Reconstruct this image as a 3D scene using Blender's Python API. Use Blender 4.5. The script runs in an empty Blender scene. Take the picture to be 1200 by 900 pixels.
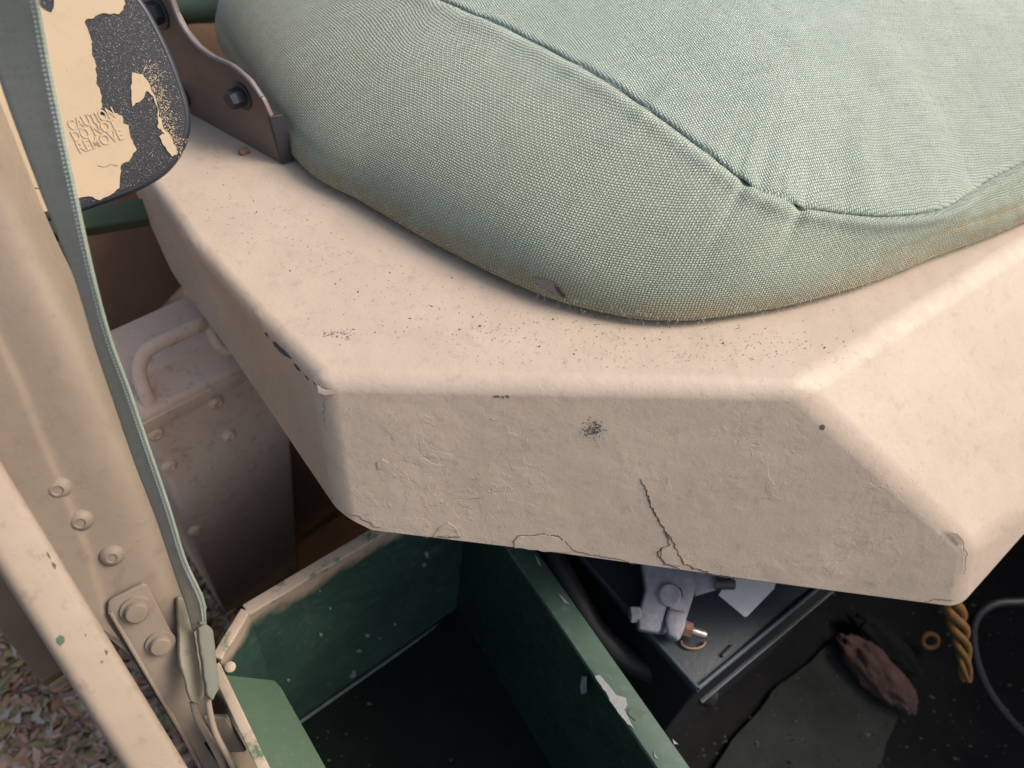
import bpy, bmesh, math, random
import numpy as np
from mathutils import Vector, Matrix
random.seed(7); RNG = np.random.default_rng(7)
S = bpy.context.scene
COL = S.collection

# ------------------------------------------------------------------ camera, world, sun, exposure
PIT, ROL, FPX, CAMH = math.radians(47), math.radians(8.5), 867.0, 0.5
FW = np.array([0, math.cos(PIT), -math.sin(PIT)]); r0 = np.array([1., 0, 0]); u0 = np.array([0, math.sin(PIT), math.cos(PIT)])
RT = r0*math.cos(ROL) + u0*math.sin(ROL); UP = -r0*math.sin(ROL) + u0*math.cos(ROL)
CP = np.array([0, 0, CAMH])
cam = bpy.data.cameras.new('camera'); co = bpy.data.objects.new('camera', cam); COL.objects.link(co)
cam.lens = 26.01; cam.sensor_width = 36; cam.clip_start = 0.02; cam.clip_end = 200
M = Matrix(((RT[0], UP[0], -FW[0], CP[0]), (RT[1], UP[1], -FW[1], CP[1]), (RT[2], UP[2], -FW[2], CP[2]), (0, 0, 0, 1)))
co.matrix_world = M
cam.dof.use_dof = True; cam.dof.focus_distance = 0.76; cam.dof.aperture_fstop = 4.0
S.camera = co

SUN_EL, SUN_AZ = math.radians(45), math.radians(82)      # azimuth measured from +Y towards +X
w = bpy.data.worlds.new('World'); S.world = w; w.use_nodes = True
nt = w.node_tree; bg = nt.nodes['Background']
sky = nt.nodes.new('ShaderNodeTexSky'); sky.sky_type = 'NISHITA'; sky.sun_disc = False
sky.sun_elevation = SUN_EL; sky.sun_rotation = SUN_AZ; sky.air_density = 1.0; sky.dust_density = 4.0; sky.ozone_density = 1.0
tint = nt.nodes.new('ShaderNodeVectorMath'); tint.operation = 'MULTIPLY'; tint.inputs[1].default_value = (1.06, 1.0, .90)   # the camera's warm white balance
nt.links.new(sky.outputs[0], tint.inputs[0]); nt.links.new(tint.outputs[0], bg.inputs[0]); bg.inputs[1].default_value = 0.15
sl = bpy.data.lights.new('sun', 'SUN'); sl.energy = 2.05; sl.angle = math.radians(30); sl.color = (1.0, 0.93, 0.86)
so = bpy.data.objects.new('sun', sl); COL.objects.link(so)
sd = Vector((math.cos(SUN_EL)*math.sin(SUN_AZ), math.cos(SUN_EL)*math.cos(SUN_AZ), math.sin(SUN_EL)))
so.rotation_euler = sd.to_track_quat('Z', 'Y').to_euler(); so.location = sd*5
S.view_settings.view_transform = 'Standard'; S.view_settings.look = 'None'
S.view_settings.exposure = 0.60; S.view_settings.gamma = 1.0; S.view_settings.use_curve_mapping = False

# ------------------------------------------------------------------ geometry helpers
def ray(x, y): return FW + RT*(x-600)/FPX - UP*(y-450)/FPX
def P(x, y, z):                       # point of the horizontal plane at height z
    d = ray(x, y); return CP + d*(z-CAMH)/d[2]
def PD(x, y, d): return CP + ray(x, y)*d
class Plane:
    def __init__(s, p, n): s.p = np.array(p, float); n = np.array(n, float); s.n = n/np.linalg.norm(n)
    def on(s, x, y, off=0.0):
        d = ray(x, y); return CP + d*(((s.p-CP)@s.n + off)/(d@s.n))
def plane3(a, b, c):
    n = np.cross(b-a, c-a); pl = Plane(a, n)
    if (CP-a)@pl.n < 0: pl.n = -pl.n
    return pl
def nrm(v): v = np.array(v, float); return v/np.linalg.norm(v)

def smooth(me, ang=40):
    for p in me.polygons: p.use_smooth = True
    me.set_sharp_from_angle(angle=math.radians(ang))
def obj(name, me, mat, parent=None, sm=None, recalc=True, **props):
    """link a mesh given in world coordinates, origin moved to its centre"""
    if isinstance(me, bmesh.types.BMesh):
        bm = me; me = bpy.data.meshes.new(name); 
        if recalc: bmesh.ops.recalc_face_normals(bm, faces=bm.faces)
        bm.to_mesh(me); bm.free()
    n = len(me.vertices); a = np.empty(n*3); me.vertices.foreach_get('co', a); a = a.reshape(-1, 3)
    c = (a.min(0)+a.max(0))/2; me.vertices.foreach_set('co', (a-c).ravel()); me.update()
    if mat: me.materials.append(mat)
    if sm: smooth(me, sm)
    o = bpy.data.objects.new(name, me); COL.objects.link(o)
    if parent is not None:
        o.parent = parent
        base = Vector((0, 0, 0)); p = parent
        while p: base += p.location; p = p.parent
        o.location = Vector(c)-base
    else: o.location = Vector(c)
    for k, v in props.items(): o[k] = v
    return o
def thing(name, label, cat, loc, group=None):
    o = bpy.data.objects.new(name, None); COL.objects.link(o); o.location = Vector(loc); o.empty_display_size = .02
    o['label'] = label; o['category'] = cat
    if group: o['group'] = group
    return o
def copy_to(o, delta, parent=None):
    c = o.copy(); COL.objects.link(c); c.parent = parent if parent is not None else o.parent
    c.location = o.location + Vector(delta)
    for ch in o.children:
        d = ch.copy(); COL.objects.link(d); d.parent = c
    return c
def mesh(verts, faces):
    me = bpy.data.meshes.new('m'); me.from_pydata([tuple(map(float, v)) for v in verts], [], faces); me.validate(); return me
def prism(pts, n, th, bev=0, seg=3):
    """polygon pts (world), extruded by th against n"""
    bm = bmesh.new(); n = np.array(n)
    vs = [bm.verts.new(p) for p in pts]; f = bm.faces.new(vs)
    r = bmesh.ops.extrude_face_region(bm, geom=[f])
    ev = [g for g in r['geom'] if isinstance(g, bmesh.types.BMVert)]
    for v in ev: v.co -= Vector(n*th)
    bmesh.ops.recalc_face_normals(bm, faces=bm.faces)
    if bev: bmesh.ops.bevel(bm, geom=bm.edges[:], offset=bev, segments=seg, affect='EDGES', profile=.5, clamp_overlap=True)
    return bm
def plate(px, pl, th, bev=0, off=0.0, seg=3): return prism([pl.on(x, y, off) for x, y in px], pl.n, th, bev, seg)
def jag(px, amp=1.2, step=4.0, opened=False):
    """break a closed outline into short ragged steps"""
    out = []; n = len(px)
    for i in range(n-1 if opened else n):
        a = np.array(px[i], float); b = np.array(px[(i+1) % n], float); L = np.linalg.norm(b-a); k = max(1, int(L/step))
        for j in range(k):
            p = a+(b-a)*j/k
            out.append(tuple(p + (RNG.normal(0, amp, 2) if j else RNG.normal(0, amp*.4, 2))))
    return out
def catmull(pts, n, closed=False):
    pts = np.array(pts, float); m = len(pts); out = []
    segs = m if closed else m-1
    t = np.linspace(0, segs, n, endpoint=not closed)
    for s in t:
        i = min(int(s), segs-1); u = s-i
        g = (lambda k: pts[k % m]) if closed else (lambda k: pts[min(max(k, 0), m-1)])
        p0, p1, p2, p3 = g(i-1), g(i), g(i+1), g(i+2)
        out.append(.5*((2*p1)+(-p0+p2)*u+(2*p0-5*p1+4*p2-p3)*u*u+(-p0+3*p1-3*p2+p3)*u**3))
    return np.array(out)
def tube(path, rad, k=12, caps=True, closed=False):
    path = np.array(path, float); n = len(path)
    rad = np.full(n, rad) if np.isscalar(rad) else np.array(rad)
    tg = np.gradient(path, axis=0) if not closed else (np.roll(path, -1, 0)-np.roll(path, 1, 0))
    tg /= np.linalg.norm(tg, axis=1)[:, None]
    ref = np.array([0, 0, 1.]) if abs(tg[0][2]) < .8 else np.array([1., 0, 0])
    a = ref-tg[0]*(ref@tg[0]); a /= np.linalg.norm(a); V = []
    for i in range(n):
        a = a-tg[i]*(a@tg[i]); a /= np.linalg.norm(a); b = np.cross(tg[i], a)
        for j in range(k):
            t = 2*math.pi*j/k; V.append(path[i]+rad[i]*(a*math.cos(t)+b*math.sin(t)))
    Fc = []; m = n if closed else n-1
    for i in range(m):
        for j in range(k):
            i2 = (i+1) % n; Fc.append((i*k+j, i*k+(j+1) % k, i2*k+(j+1) % k, i2*k+j))
    if caps and not closed: Fc.append(tuple(range(k))[::-1]); Fc.append(tuple((n-1)*k+j for j in range(k)))
    return mesh(V, Fc)
def lathe(prof, base, axis, k=24, hexk=None):
    """profile [(radius, height)] about axis from base"""
    axis = nrm(axis); ref = np.array([0, 0, 1.]) if abs(axis[2]) < .8 else np.array([1., 0, 0])
    a = nrm(np.cross(axis, ref)); b = np.cross(axis, a); V = []; Fc = []; n = len(prof)
    for r_, h in prof:
        for j in range(k):
            t = 2*math.pi*j/k; V.append(np.array(base)+axis*h+(a*math.cos(t)+b*math.sin(t))*max(r_, 1e-5))
    for i in range(n-1):
        for j in range(k): Fc.append((i*k+j, i*k+(j+1) % k, (i+1)*k+(j+1) % k, (i+1)*k+j))
    Fc.append(tuple(range(k))[::-1]); Fc.append(tuple((n-1)*k+j for j in range(k)))
    return mesh(V, Fc)
def boxbar(a, b, wv, hv, bev=.004, seg=3):
    """bar from a to b; wv, hv half-size vectors"""
    a, b, wv, hv = map(lambda q: np.array(q, float), (a, b, wv, hv)); bm = bmesh.new()
    vs = [bm.verts.new(p+s*wv+t*hv) for p in (a, b) for s, t in ((-1, -1), (1, -1), (1, 1), (-1, 1))]
    for f in ((0, 1, 2, 3), (4, 5, 6, 7), (0, 1, 5, 4), (1, 2, 6, 5), (2, 3, 7, 6), (3, 0, 4, 7)): bm.faces.new([vs[i] for i in f])
    bmesh.ops.recalc_face_normals(bm, faces=bm.faces)
    if bev: bmesh.ops.bevel(bm, geom=bm.edges[:], offset=bev, segments=seg, affect='EDGES', profile=.5)
    return bm
def merge(meshes):
    V = []; Fc = []
    for m in meshes:
        o = len(V); V += [tuple(v.co) for v in m.vertices]; Fc += [tuple(i+o for i in p.vertices) for p in m.polygons]
    return mesh(V, Fc)
def bm2me(bm): me = bpy.data.meshes.new('m'); bm.to_mesh(me); bm.free(); return me
def ribbon(path, wid, nrmv, h0=.0, h1=.0006):
    """thin jagged ridge or split following a path on a surface of normal nrmv"""
    path = np.array(path); n = len(path); tg = np.gradient(path, axis=0); tg /= np.linalg.norm(tg, axis=1)[:, None]
    V = []; Fc = []
    for i in range(n):
        s = np.cross(tg[i], nrmv); w_ = wid[i] if not np.isscalar(wid) else wid
        V += [path[i]-s*w_/2+nrmv*h0, path[i]-s*w_*.3+nrmv*h1, path[i]+s*w_*.3+nrmv*h1, path[i]+s*w_/2+nrmv*h0]
    for i in range(n-1):
        for j in range(3): Fc.append((i*4+j, i*4+j+1, i*4+j+5, i*4+j+4))
    return mesh(V, Fc)

# ------------------------------------------------------------------ materials
class NT:
    def __init__(s, name):
        s.m = bpy.data.materials.new(name); s.m.use_nodes = True; s.t = s.m.node_tree; s.b = s.t.nodes['Principled BSDF']
    def n(s, ty, **kw):
        nd = s.t.nodes.new(ty)
        for k, v in kw.items():
            if k.startswith('i_'):
                key = k[2:]; key = int(key) if key.isdigit() else key.replace('_', ' ')
                if isinstance(v, bpy.types.NodeSocket): s.t.links.new(v, nd.inputs[key])
                else: nd.inputs[key].default_value = v
            else: setattr(nd, k, v)
        return nd
    def l(s, a, b): s.t.links.new(a, b)
    def pos(s): return s.n('ShaderNodeNewGeometry').outputs['Position']
    def noise(s, scale, detail=4, rough=.55, vec=None, dist=0):
        nd = s.n('ShaderNodeTexNoise'); nd.inputs['Scale'].default_value = scale; nd.inputs['Detail'].default_value = detail
        nd.inputs['Roughness'].default_value = rough; nd.inputs['Distortion'].default_value = dist
        s.l(vec if vec is not None else s.pos(), nd.inputs['Vector']); return nd.outputs['Fac']
    def ramp(s, fac, a, b):
        r = s.n('ShaderNodeMapRange', i_0=fac, i_1=a, i_2=b); r.clamp = True; return r.outputs[0]
    def math(s, op, a, b=0.0, c=0.0):
        nd = s.n('ShaderNodeMath', operation=op, i_0=a, i_1=b)
        if op in ('MULTIPLY_ADD',): nd.inputs[2].default_value = c
        return nd.outputs[0]
    def mix(s, fac, a, b):
        nd = s.n('ShaderNodeMix', data_type='RGBA')
        for sock, v in ((nd.inputs[0], fac), (nd.inputs[6], a), (nd.inputs[7], b)):
            if isinstance(v, bpy.types.NodeSocket): s.l(v, sock)
            else: sock.default_value = v if not isinstance(v, tuple) else (*v[:3], 1)
        return nd.outputs[2]
    def bump(s, h, dist, strength=1.0, prev=None):
        nd = s.n('ShaderNodeBump', i_Height=h); nd.inputs['Distance'].default_value = dist; nd.inputs['Strength'].default_value = strength
        if prev is not None: s.l(prev, nd.inputs['Normal'])
        return nd.outputs[0]
    def out(s, col, rough=.6, normal=None, metal=0, spec=.5):
        for k, v in (('Base Color', col), ('Roughness', rough), ('Metallic', metal), ('Specular IOR Level', spec)):
            if isinstance(v, bpy.types.NodeSocket): s.l(v, s.b.inputs[k])
            else: s.b.inputs[k].default_value = (*v[:3], 1) if isinstance(v, tuple) else v
        if normal is not None: s.l(normal, s.b.inputs['Normal'])
        return s.m

def paint(name, c, c2, rough=.55, dirt=(.09, .075, .06), dirt_amt=.5, lumps=1.0, specks=.6, dust=None, wrinkle=False):
    k = NT(name)
    big = k.noise(9, 5); col = k.mix(k.ramp(big, .35, .68), c, c2)
    fine = k.noise(70, 6, .65)
    col = k.mix(k.math('MULTIPLY', k.ramp(fine, .56, .76), .30*dirt_amt), col, dirt)
    smear = k.noise(26, 8, .7, dist=.6)
    col = k.mix(k.math('MULTIPLY', k.ramp(smear, .58, .8), .38*dirt_amt), col, dirt)
    sp = k.noise(420, 3, .6); mask = k.noise(14, 3)
    sm = k.math('MULTIPLY', k.ramp(sp, .70, .74), k.ramp(mask, .45, .62))
    col = k.mix(k.math('MULTIPLY', sm, specks), col, dirt)
    if dust: col = dust(k, col)
    h1 = k.noise(55, 6, .55, dist=.4); h2 = k.noise(420, 4, .6); h3 = k.noise(14, 2)
    b = k.bump(h3, .004*lumps, .5); b = k.bump(h1, .0008*lumps, .6, b); b = k.bump(h2, .00025, .5, b)
    if wrinkle:      # lifted and cracked paint films on the lower faces
        z = k.n('ShaderNodeSeparateXYZ', i_0=k.pos()).outputs[2]; wn_ = k.noise(17, 5, .6, dist=.5)
        st_ = k.ramp(wn_, .50, .505); st2 = k.ramp(k.noise(30, 4, .55, dist=.8), .545, .552); wm = k.math('MULTIPLY', k.ramp(z, -.02, -.04), k.ramp(k.noise(8, 3), .46, .58))
        ny = k.n('ShaderNodeSeparateXYZ', i_0=k.n('ShaderNodeNewGeometry').outputs['True Normal']).outputs[1]; wm = k.math('MULTIPLY', wm, k.ramp(k.math('MULTIPLY', ny, -1.0), .7, .85))
        hgt = k.math('MULTIPLY', k.math('ADD', k.math('MULTIPLY', st_, k.ramp(k.noise(24, 2), .45, .6)), k.math('MULTIPLY', st2, .6)), wm)
        b = k.bump(hgt, .0006, .7, b); b = k.bump(k.noise(170, 5, .6, dist=.6), .0007, .55, b)
    ro = k.n('ShaderNodeMapRange', i_0=h1, i_1=.3, i_2=.7, i_3=rough-.08, i_4=rough+.12).outputs[0]
    return k.out(col, ro, b, spec=.4)

TAN = paint('tan_paint', (.395, .322, .258), (.44, .36, .292), .52, dirt_amt=.75, wrinkle=True)
TAN2 = paint('tan_paint_worn', (.215, .172, .132), (.25, .203, .158), .55, dirt_amt=1.2)
TAN3 = paint('tan_paint_dusty', (.66, .48, .365), (.72, .54, .42), .6, dirt_amt=1.6, specks=.9)
TANLIP = paint('tan_paint_lip', (.58, .48, .40), (.60, .50, .42), .5, dirt_amt=.2)
TANCAP = paint('cream_paint', (.41, .32, .22), (.45, .36, .25), .5, dirt_amt=.4, lumps=.5)
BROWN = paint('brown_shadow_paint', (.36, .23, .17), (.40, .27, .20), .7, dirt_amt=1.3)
DKBROWN = paint('dark_brown_paint', (.16, .10, .075), (.20, .125, .095), .75, dirt_amt=1.3)
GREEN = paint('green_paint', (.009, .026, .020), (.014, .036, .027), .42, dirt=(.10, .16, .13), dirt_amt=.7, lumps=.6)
LTGREEN = paint('light_green_paint', (.052, .092, .060), (.070, .115, .075), .5, dirt=(.2, .2, .16), dirt_amt=1.0, lumps=.6)  # on the tray's side flange the brighter lit tone is painted in
OLIVE = paint('olive_paint', (.07, .10, .055), (.10, .13, .075), .6)

def plain(name, c, rough=.6, metal=0, var=.25, scale=60, bump=.0006, spec=.5):
    k = NT(name); f = k.noise(scale, 5, .6); c2 = tuple(x*(1-var) for x in c); c1 = tuple(min(1, x*(1+var)) for x in c)
    return k.out(k.mix(f, c2, c1), rough, k.bump(k.noise(scale*4, 4), bump, .7), metal, spec)
DARKMETAL = plain('bare_dark_metal', (.055, .06, .07), .5, .3)
PRIMER = plain('dark_primer', (.07, .068, .065), .6)
CRACKSHADE = plain('crack_shade_edge', (.07, .05, .035), .9)
BOLTBLK = plain('black_bolt', (.03, .035, .05), .4, .4)
LEAD = plain('lead_metal', (.30, .30, .32), .6, .3, .45, 120, .0012)
COPPER = plain('copper_metal', (.30, .17, .11), .5, .5, .4)
STEEL = plain('steel_thread', (.30, .29, .28), .4, .8)
BATT = plain('battery_plastic', (.026, .036, .046), .45, 0, .35, 30)
BATTSIDE = plain('battery_side_plastic', (.008, .010, .015), .5, 0, .3, 30)
WHITE = plain('white_label', (.80, .83, .80), .6, 0, .10, 90)
RUBBER = plain('black_rubber', (.010, .011, .014), .55, 0, .3, 30)
FLOORM = plain('floor_dark', (.011, .011, .0115), .9, 0, .5, 18, spec=.1)
MATM = plain('dusty_mat', (.026, .029, .026), .95, 0, .5, 22, .002, spec=.15)
RUST = plain('rust_crust', (.07, .038, .03), .95, 0, .7, 45, .004)
ORANGE = plain('orange_twine', (.15, .072, .016), .9, 0, .5, 150, .002)
def wearedge(k, col):
    f = k.noise(38, 4); return k.mix(k.ramp(f, .74, .77), col, (.30, .33, .32))
DIVM = paint('chipped_green_paint', (.030, .062, .045), (.048, .088, .062), .5, dirt=(.16, .18, .17), dirt_amt=1.2, lumps=.5, dust=wearedge)
def overspray(k, col):
    z = k.n('ShaderNodeSeparateXYZ', i_0=k.pos()).outputs[2]
    f = k.math('ADD', z, k.math('MULTIPLY', k.noise(22, 5), .05))
    return k.mix(k.ramp(f, -.360, -.338), col, (.33, .25, .19))
GREENRIM = paint('green_paint_tan_overspray', (.020, .048, .037), (.032, .070, .052), .5, dirt=(.14, .19, .17), dirt_amt=1.0, lumps=.6, specks=1., dust=overspray)

k = NT('black_crackle')
v = k.n('ShaderNodeTexVoronoi', i_Vector=k.pos()); v.inputs['Scale'].default_value = 900
n1 = k.noise(700, 3, .7)
fl = k.math('MULTIPLY', k.ramp(n1, .585, .68), .6)
col = k.mix(fl, (.009, .012, .021), (.42, .40, .34))
BLACKCAP = k.out(col, .5, k.bump(n1, .0012, .9))
BLACKSM = plain('smooth_black_plastic', (.014, .017, .027), .38, 0, .3, 80, .0002)

# woven canvas: u, v in metres on the cloth
def cloth(name, base, base2, pitch, bumpd=.0011, dusty=True, contrast=1.0):
    k = NT(name); uv = k.n('ShaderNodeUVMap'); uv.uv_map = 'UVMap'
    warp = k.n('ShaderNodeTexNoise', i_Vector=uv.outputs[0]); warp.inputs['Scale'].default_value = 28; warp.inputs['Detail'].default_value = 2
    wv = k.n('ShaderNodeVectorMath', operation='SCALE', i_0=warp.outputs['Color']); wv.inputs['Scale'].default_value = .0055
    av = k.n('ShaderNodeVectorMath', operation='ADD', i_0=uv.outputs[0], i_1=wv.outputs[0])
    sx = k.n('ShaderNodeSeparateXYZ', i_0=av.outputs[0]); f = math.pi/pitch
    slub = k.n('ShaderNodeMapping', i_0=uv.outputs[0]); slub.inputs['Scale'].default_value = (12, 300, 1); sn1 = k.noise(1.0, 2, .5, vec=slub.outputs[0])
    slub2 = k.n('ShaderNodeMapping', i_0=uv.outputs[0]); slub2.inputs['Scale'].default_value = (300, 12, 1); sn2 = k.noise(1.0, 2, .5, vec=slub2.outputs[0])
    su = k.math('SINE', k.math('MULTIPLY', sx.outputs[0], f)); sv = k.math('SINE', k.math('MULTIPLY', sx.outputs[1], f))
    pr = k.math('MULTIPLY', su, sv)
    h = k.math('POWER', k.math('ABSOLUTE', pr), .55)
    hh = k.math('ADD', h, k.math('MULTIPLY', k.ramp(pr, -.1, .1), .45))
    fuzz = k.noise(1500, 3, .7); patch = k.noise(11, 4); mid = k.noise(230, 3, .7)
    col = k.mix(k.ramp(patch, .35, .7), base, base2)
    fa = k.n('ShaderNodeAttribute'); fa.attribute_name = 'lit_fade'
    if dusty: col = k.mix(fa.outputs['Fac'], col, k.mix(k.ramp(k.noise(17, 4), .35, .65), (.48, .59, .53), (.56, .67, .615)))  # light on the top panel painted into the cloth colour
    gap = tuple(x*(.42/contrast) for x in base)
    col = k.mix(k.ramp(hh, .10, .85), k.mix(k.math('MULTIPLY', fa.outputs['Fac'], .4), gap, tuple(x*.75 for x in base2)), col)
    col = k.mix(k.math('MULTIPLY', k.ramp(pr, .0, .8), .38), col, tuple(min(1, x*1.5) for x in base2))
    col = k.mix(k.math('MULTIPLY', k.ramp(mid, .52, .74), .45), col, tuple(x*.55 for x in base))
    col = k.mix(k.ramp(k.noise(330, 1), .77, .80), col, (.62, .62, .50))
    if dusty:
        at = k.n('ShaderNodeAttribute'); at.attribute_name = 'dust'
        dn = k.math('MULTIPLY', at.outputs['Fac'], k.ramp(k.noise(60, 5, .7), .25, .62))
        dc = k.mix(k.ramp(hh, .1, .9), (.15, .115, .06), (.34, .275, .16))
        col = k.mix(k.math('MINIMUM', dn, .9), col, dc)
    col = k.mix(k.math('MULTIPLY', k.ramp(k.math('ADD', sn1, sn2), 1.0, 1.35), .40 if dusty else .1), col, tuple(x*.62 for x in base))
    b = k.bump(k.noise(40, 3), .0015, .5); b = k.bump(hh, bumpd, 1.0, b); b = k.bump(fuzz, .0006, .6, b)
    k.b.inputs['Sheen Weight'].default_value = .25 if dusty else 0; k.b.inputs['Sheen Roughness'].default_value = .5
    return k.out(col, .9, b, spec=.15)
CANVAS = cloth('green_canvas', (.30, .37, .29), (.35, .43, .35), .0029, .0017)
STRAP = cloth('grey_webbing', (.36, .36, .285), (.41, .405, .33), .0016, .0005, dusty=True, contrast=.8)
SELV = plain('pale_selvedge', (.55, .59, .52), .85, 0, .25, 400)
THREAD = plain('dark_thread', (.03, .05, .04), .9)

# ------------------------------------------------------------------ the setting
gz = -1.05
def dirtmat():
    k = NT('leafy_dirt'); f = k.noise(22, 8, .65); g = k.noise(60, 5, .7)
    c = k.mix(k.ramp(f, .35, .65), (.15, .09, .065), (.30, .20, .14)); c = k.mix(k.ramp(g, .55, .75), c, (.20, .19, .07))
    return k.out(c, .95, k.bump(g, .02, .9, k.bump(f, .04, .8)))
bm = bmesh.new(); bmesh.ops.create_grid(bm, x_segments=60, y_segments=60, size=12)
for v_ in bm.verts: v_.co.z = gz + .02*math.sin(v_.co.x*2.1)*math.cos(v_.co.y*1.7)
obj('ground', bm, dirtmat(), kind='structure', sm=60)
# leaf litter on the ground under the sill
LEAFM = []
for i, c_ in enumerate(((.34, .19, .12), (.44, .28, .21), (.27, .23, .10), (.36, .32, .25), (.20, .12, .08))):
    LEAFM.append(plain('dry_leaf_%s' % 'abcde'[i], c_, .7, 0, .3, 60))
V = []; Fc = []; mi = []
for i in range(11000):
    px_, py_ = RNG.uniform(-150, 300), RNG.uniform(600, 1000)
    c = P(px_, py_, gz+.02+RNG.uniform(0, .03)); a = RNG.uniform(0, 6.28); L = RNG.uniform(.006, .020)*(2.2 if RNG.random() < .06 else 1); W = L*RNG.uniform(.25, .55)
    d = np.array([math.cos(a), math.sin(a), RNG.normal(0, .3)]); e = np.array([-math.sin(a), math.cos(a), RNG.normal(0, .4)])
    o_ = len(V); V += [c-d*L, c+e*W-d*L*.2, c+d*L, c-e*W+d*L*.1, c+np.array([0, 0, .25*W])]
    Fc += [(o_, o_+4, o_+1), (o_+1, o_+4, o_+2), (o_+2, o_+4, o_+3), (o_+3, o_+4, o_)]; mi += [int(RNG.integers(0, 5))]*4
me = mesh(V, Fc)
lo = obj('leaf_litter', me, None, kind='stuff')
for m_ in LEAFM: me.materials.append(m_)
me.polygons.foreach_set('material_index', mi[:len(me.polygons)])
lo['label'] = 'brown, reddish and yellowish fallen leaves on the ground outside the sill'; lo['category'] = 'leaves'

# vehicle floor and inner walls
fz = -.78
obj('unseen_tunnel_wall', boxbar((1.45, -.6, -.32), (1.45, 1.6, -.32), (.02, 0, 0), (0, 0, .38), .004), DKBROWN, kind='structure')  # out of view, added to block low sky light from the right
obj('floor', boxbar((-.22, -.4, fz-.02), (-.22+1.9, -.4, fz-.02), (0, 0, .02), (0, 2.6, 0), 0), FLOORM, kind='structure')
o = obj('rear_wall', boxbar((-1.6, 1.62, -.2), (1.9, 1.62, -.2), (0, .03, 0), (0, 0, .62), .004), DKBROWN, kind='structure')
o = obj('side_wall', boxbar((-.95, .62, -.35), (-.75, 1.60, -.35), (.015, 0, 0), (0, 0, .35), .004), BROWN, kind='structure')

# ------------------------------------------------------------------ seat base
C1 = P(372, 443, 0); C2 = P(938, 455, 0); F1 = P(399, 604, -.15)
FRONT = plane3(C1, C2, F1)
F2 = FRONT.on(1124, 712); R1 = FRONT.on(1137, 642)
K1 = P(1200, 288, 0); RIGHT = plane3(C2, K1, R1)
dA = nrm(K1-C2); K9 = C2+dA*1.2
W1 = RIGHT.on(1200, 600); dW = nrm(W1-R1)
W9 = R1+dW*1.1
G1 = plane3(R1, F2, W1).on(1200, 626); G9 = G1+(W9-W1)
L1 = P(222, 285, 0); L1b = P(202, 321, -.19); L0 = P(158, 195, 0); L0b = P(150, 205, -.19)
La = P(300, 372, 0); Lab = P(272, 416, -.165)
Lm = P(165, 106, 0); Lmb = P(155, 108, -.19); Q1 = P(420, 135, 0)
Fa = FRONT.on(436, 622); Fb = FRONT.on(640, 646.5); Fc_ = FRONT.on(940, 688)
base = thing('seat_pan', 'tan painted steel seat base with chipped edges under the green cushion', 'seat base', (C1+C2)/2 + np.array([.1, .4, -.2]))
bm = bmesh.new()
V = {}
for nme, p in dict(C1=C1, C2=C2, F1=F1, F2=F2, R1=R1, K9=K9, W1=W1, G1=G1, W9=W9, G9=G9, L1=L1, L1b=L1b, L0=L0, L0b=L0b, La=La, Lab=Lab, Lm=Lm, Lmb=Lmb, Q1=Q1, Fa=Fa, Fb=Fb, Fc=Fc_).items():
    V[nme] = bm.verts.new(p)
top = bm.faces.new([V[n_] for n_ in ('C1', 'C2', 'K9', 'Q1', 'Lm', 'L0', 'L1', 'La')])
for f in (('C1', 'F1', 'Fa', 'Fb', 'Fc', 'F2', 'R1', 'C2'), ('C2', 'R1', 'W1', 'W9', 'K9'), ('R1', 'F2', 'G1', 'G9', 'W9', 'W1'),
          ('C1', 'La', 'Lab', 'F1'), ('La', 'L1', 'L1b', 'Lab'), ('L1', 'L0', 'L0b', 'L1b'), ('L0', 'Lm', 'Lmb', 'L0b')):
    bm.faces.new([V[n_] for n_ in f])
bmesh.ops.recalc_face_normals(bm, faces=bm.faces)
top.normal_update()
if top.normal.z < 0: bmesh.ops.reverse_faces(bm, faces=bm.faces)
ed = [e for e in bm.edges if len(e.link_faces) == 2 and not ({e.verts[0], e.verts[1]} <= {V['K9'], V['Lm'], V['Q1']})]
bmesh.ops.bevel(bm, geom=ed, offset=.016, segments=7, affect='EDGES', profile=.5, clamp_overlap=True)
cover = obj('cover', bm, TAN, base, recalc=False)
me = cover.data
for p in me.polygons: p.use_smooth = True
me.set_sharp_from_angle(angle=math.radians(30))
so_ = cover.modifiers.new('sheet', 'SOLIDIFY'); so_.thickness = .003; so_.offset = -1
bv = cover.modifiers.new('rim', 'BEVEL'); bv.width = .0012; bv.segments = 2; bv.angle_limit = math.radians(60)
wn = cover.modifiers.new('wn', 'WEIGHTED_NORMAL'); wn.keep_sharp = True

def crack_or_shade_line(px, wmin, wmax, pl, name='crack_or_lip_shade', mat=CRACKSHADE, h=.0004, step=2.2, amp=.7):
    pts = []
    for a, b in zip(px[:-1], px[1:]):
        n = max(2, int(math.dist(a, b)/step))
        for j in range(n): pts.append((a[0]+(b[0]-a[0])*j/n, a[1]+(b[1]-a[1])*j/n))
    pts.append(px[-1]); pts = [(x+RNG.normal(0, amp), y+RNG.normal(0, amp)) for x, y in pts]
    wd = [RNG.uniform(wmin, wmax)*(.25+.75*math.sin(math.pi*min(1, max(.06, i/len(pts))))) for i in range(len(pts))]
    return obj(name, ribbon([pl.on(x, y, .0002) for x, y in pts], wd, pl.n, 0, h), mat, base)
def z7(l): return [(300+x*.4167, 350+y*.4167) for x, y in l]
def z5(l): return [(600+x/3, 600+y/3) for x, y in l]
crack_or_shade_line(z7([(1080, 505), (1100, 545), (1110, 580), (1130, 620), (1150, 650), (1165, 680)]), .0006, .0026, FRONT)
crack_or_shade_line(z5([(530, 60), (560, 90), (580, 140), (605, 182), (640, 198), (700, 217), (790, 236)]), .0008, .0026, FRONT)
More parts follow.
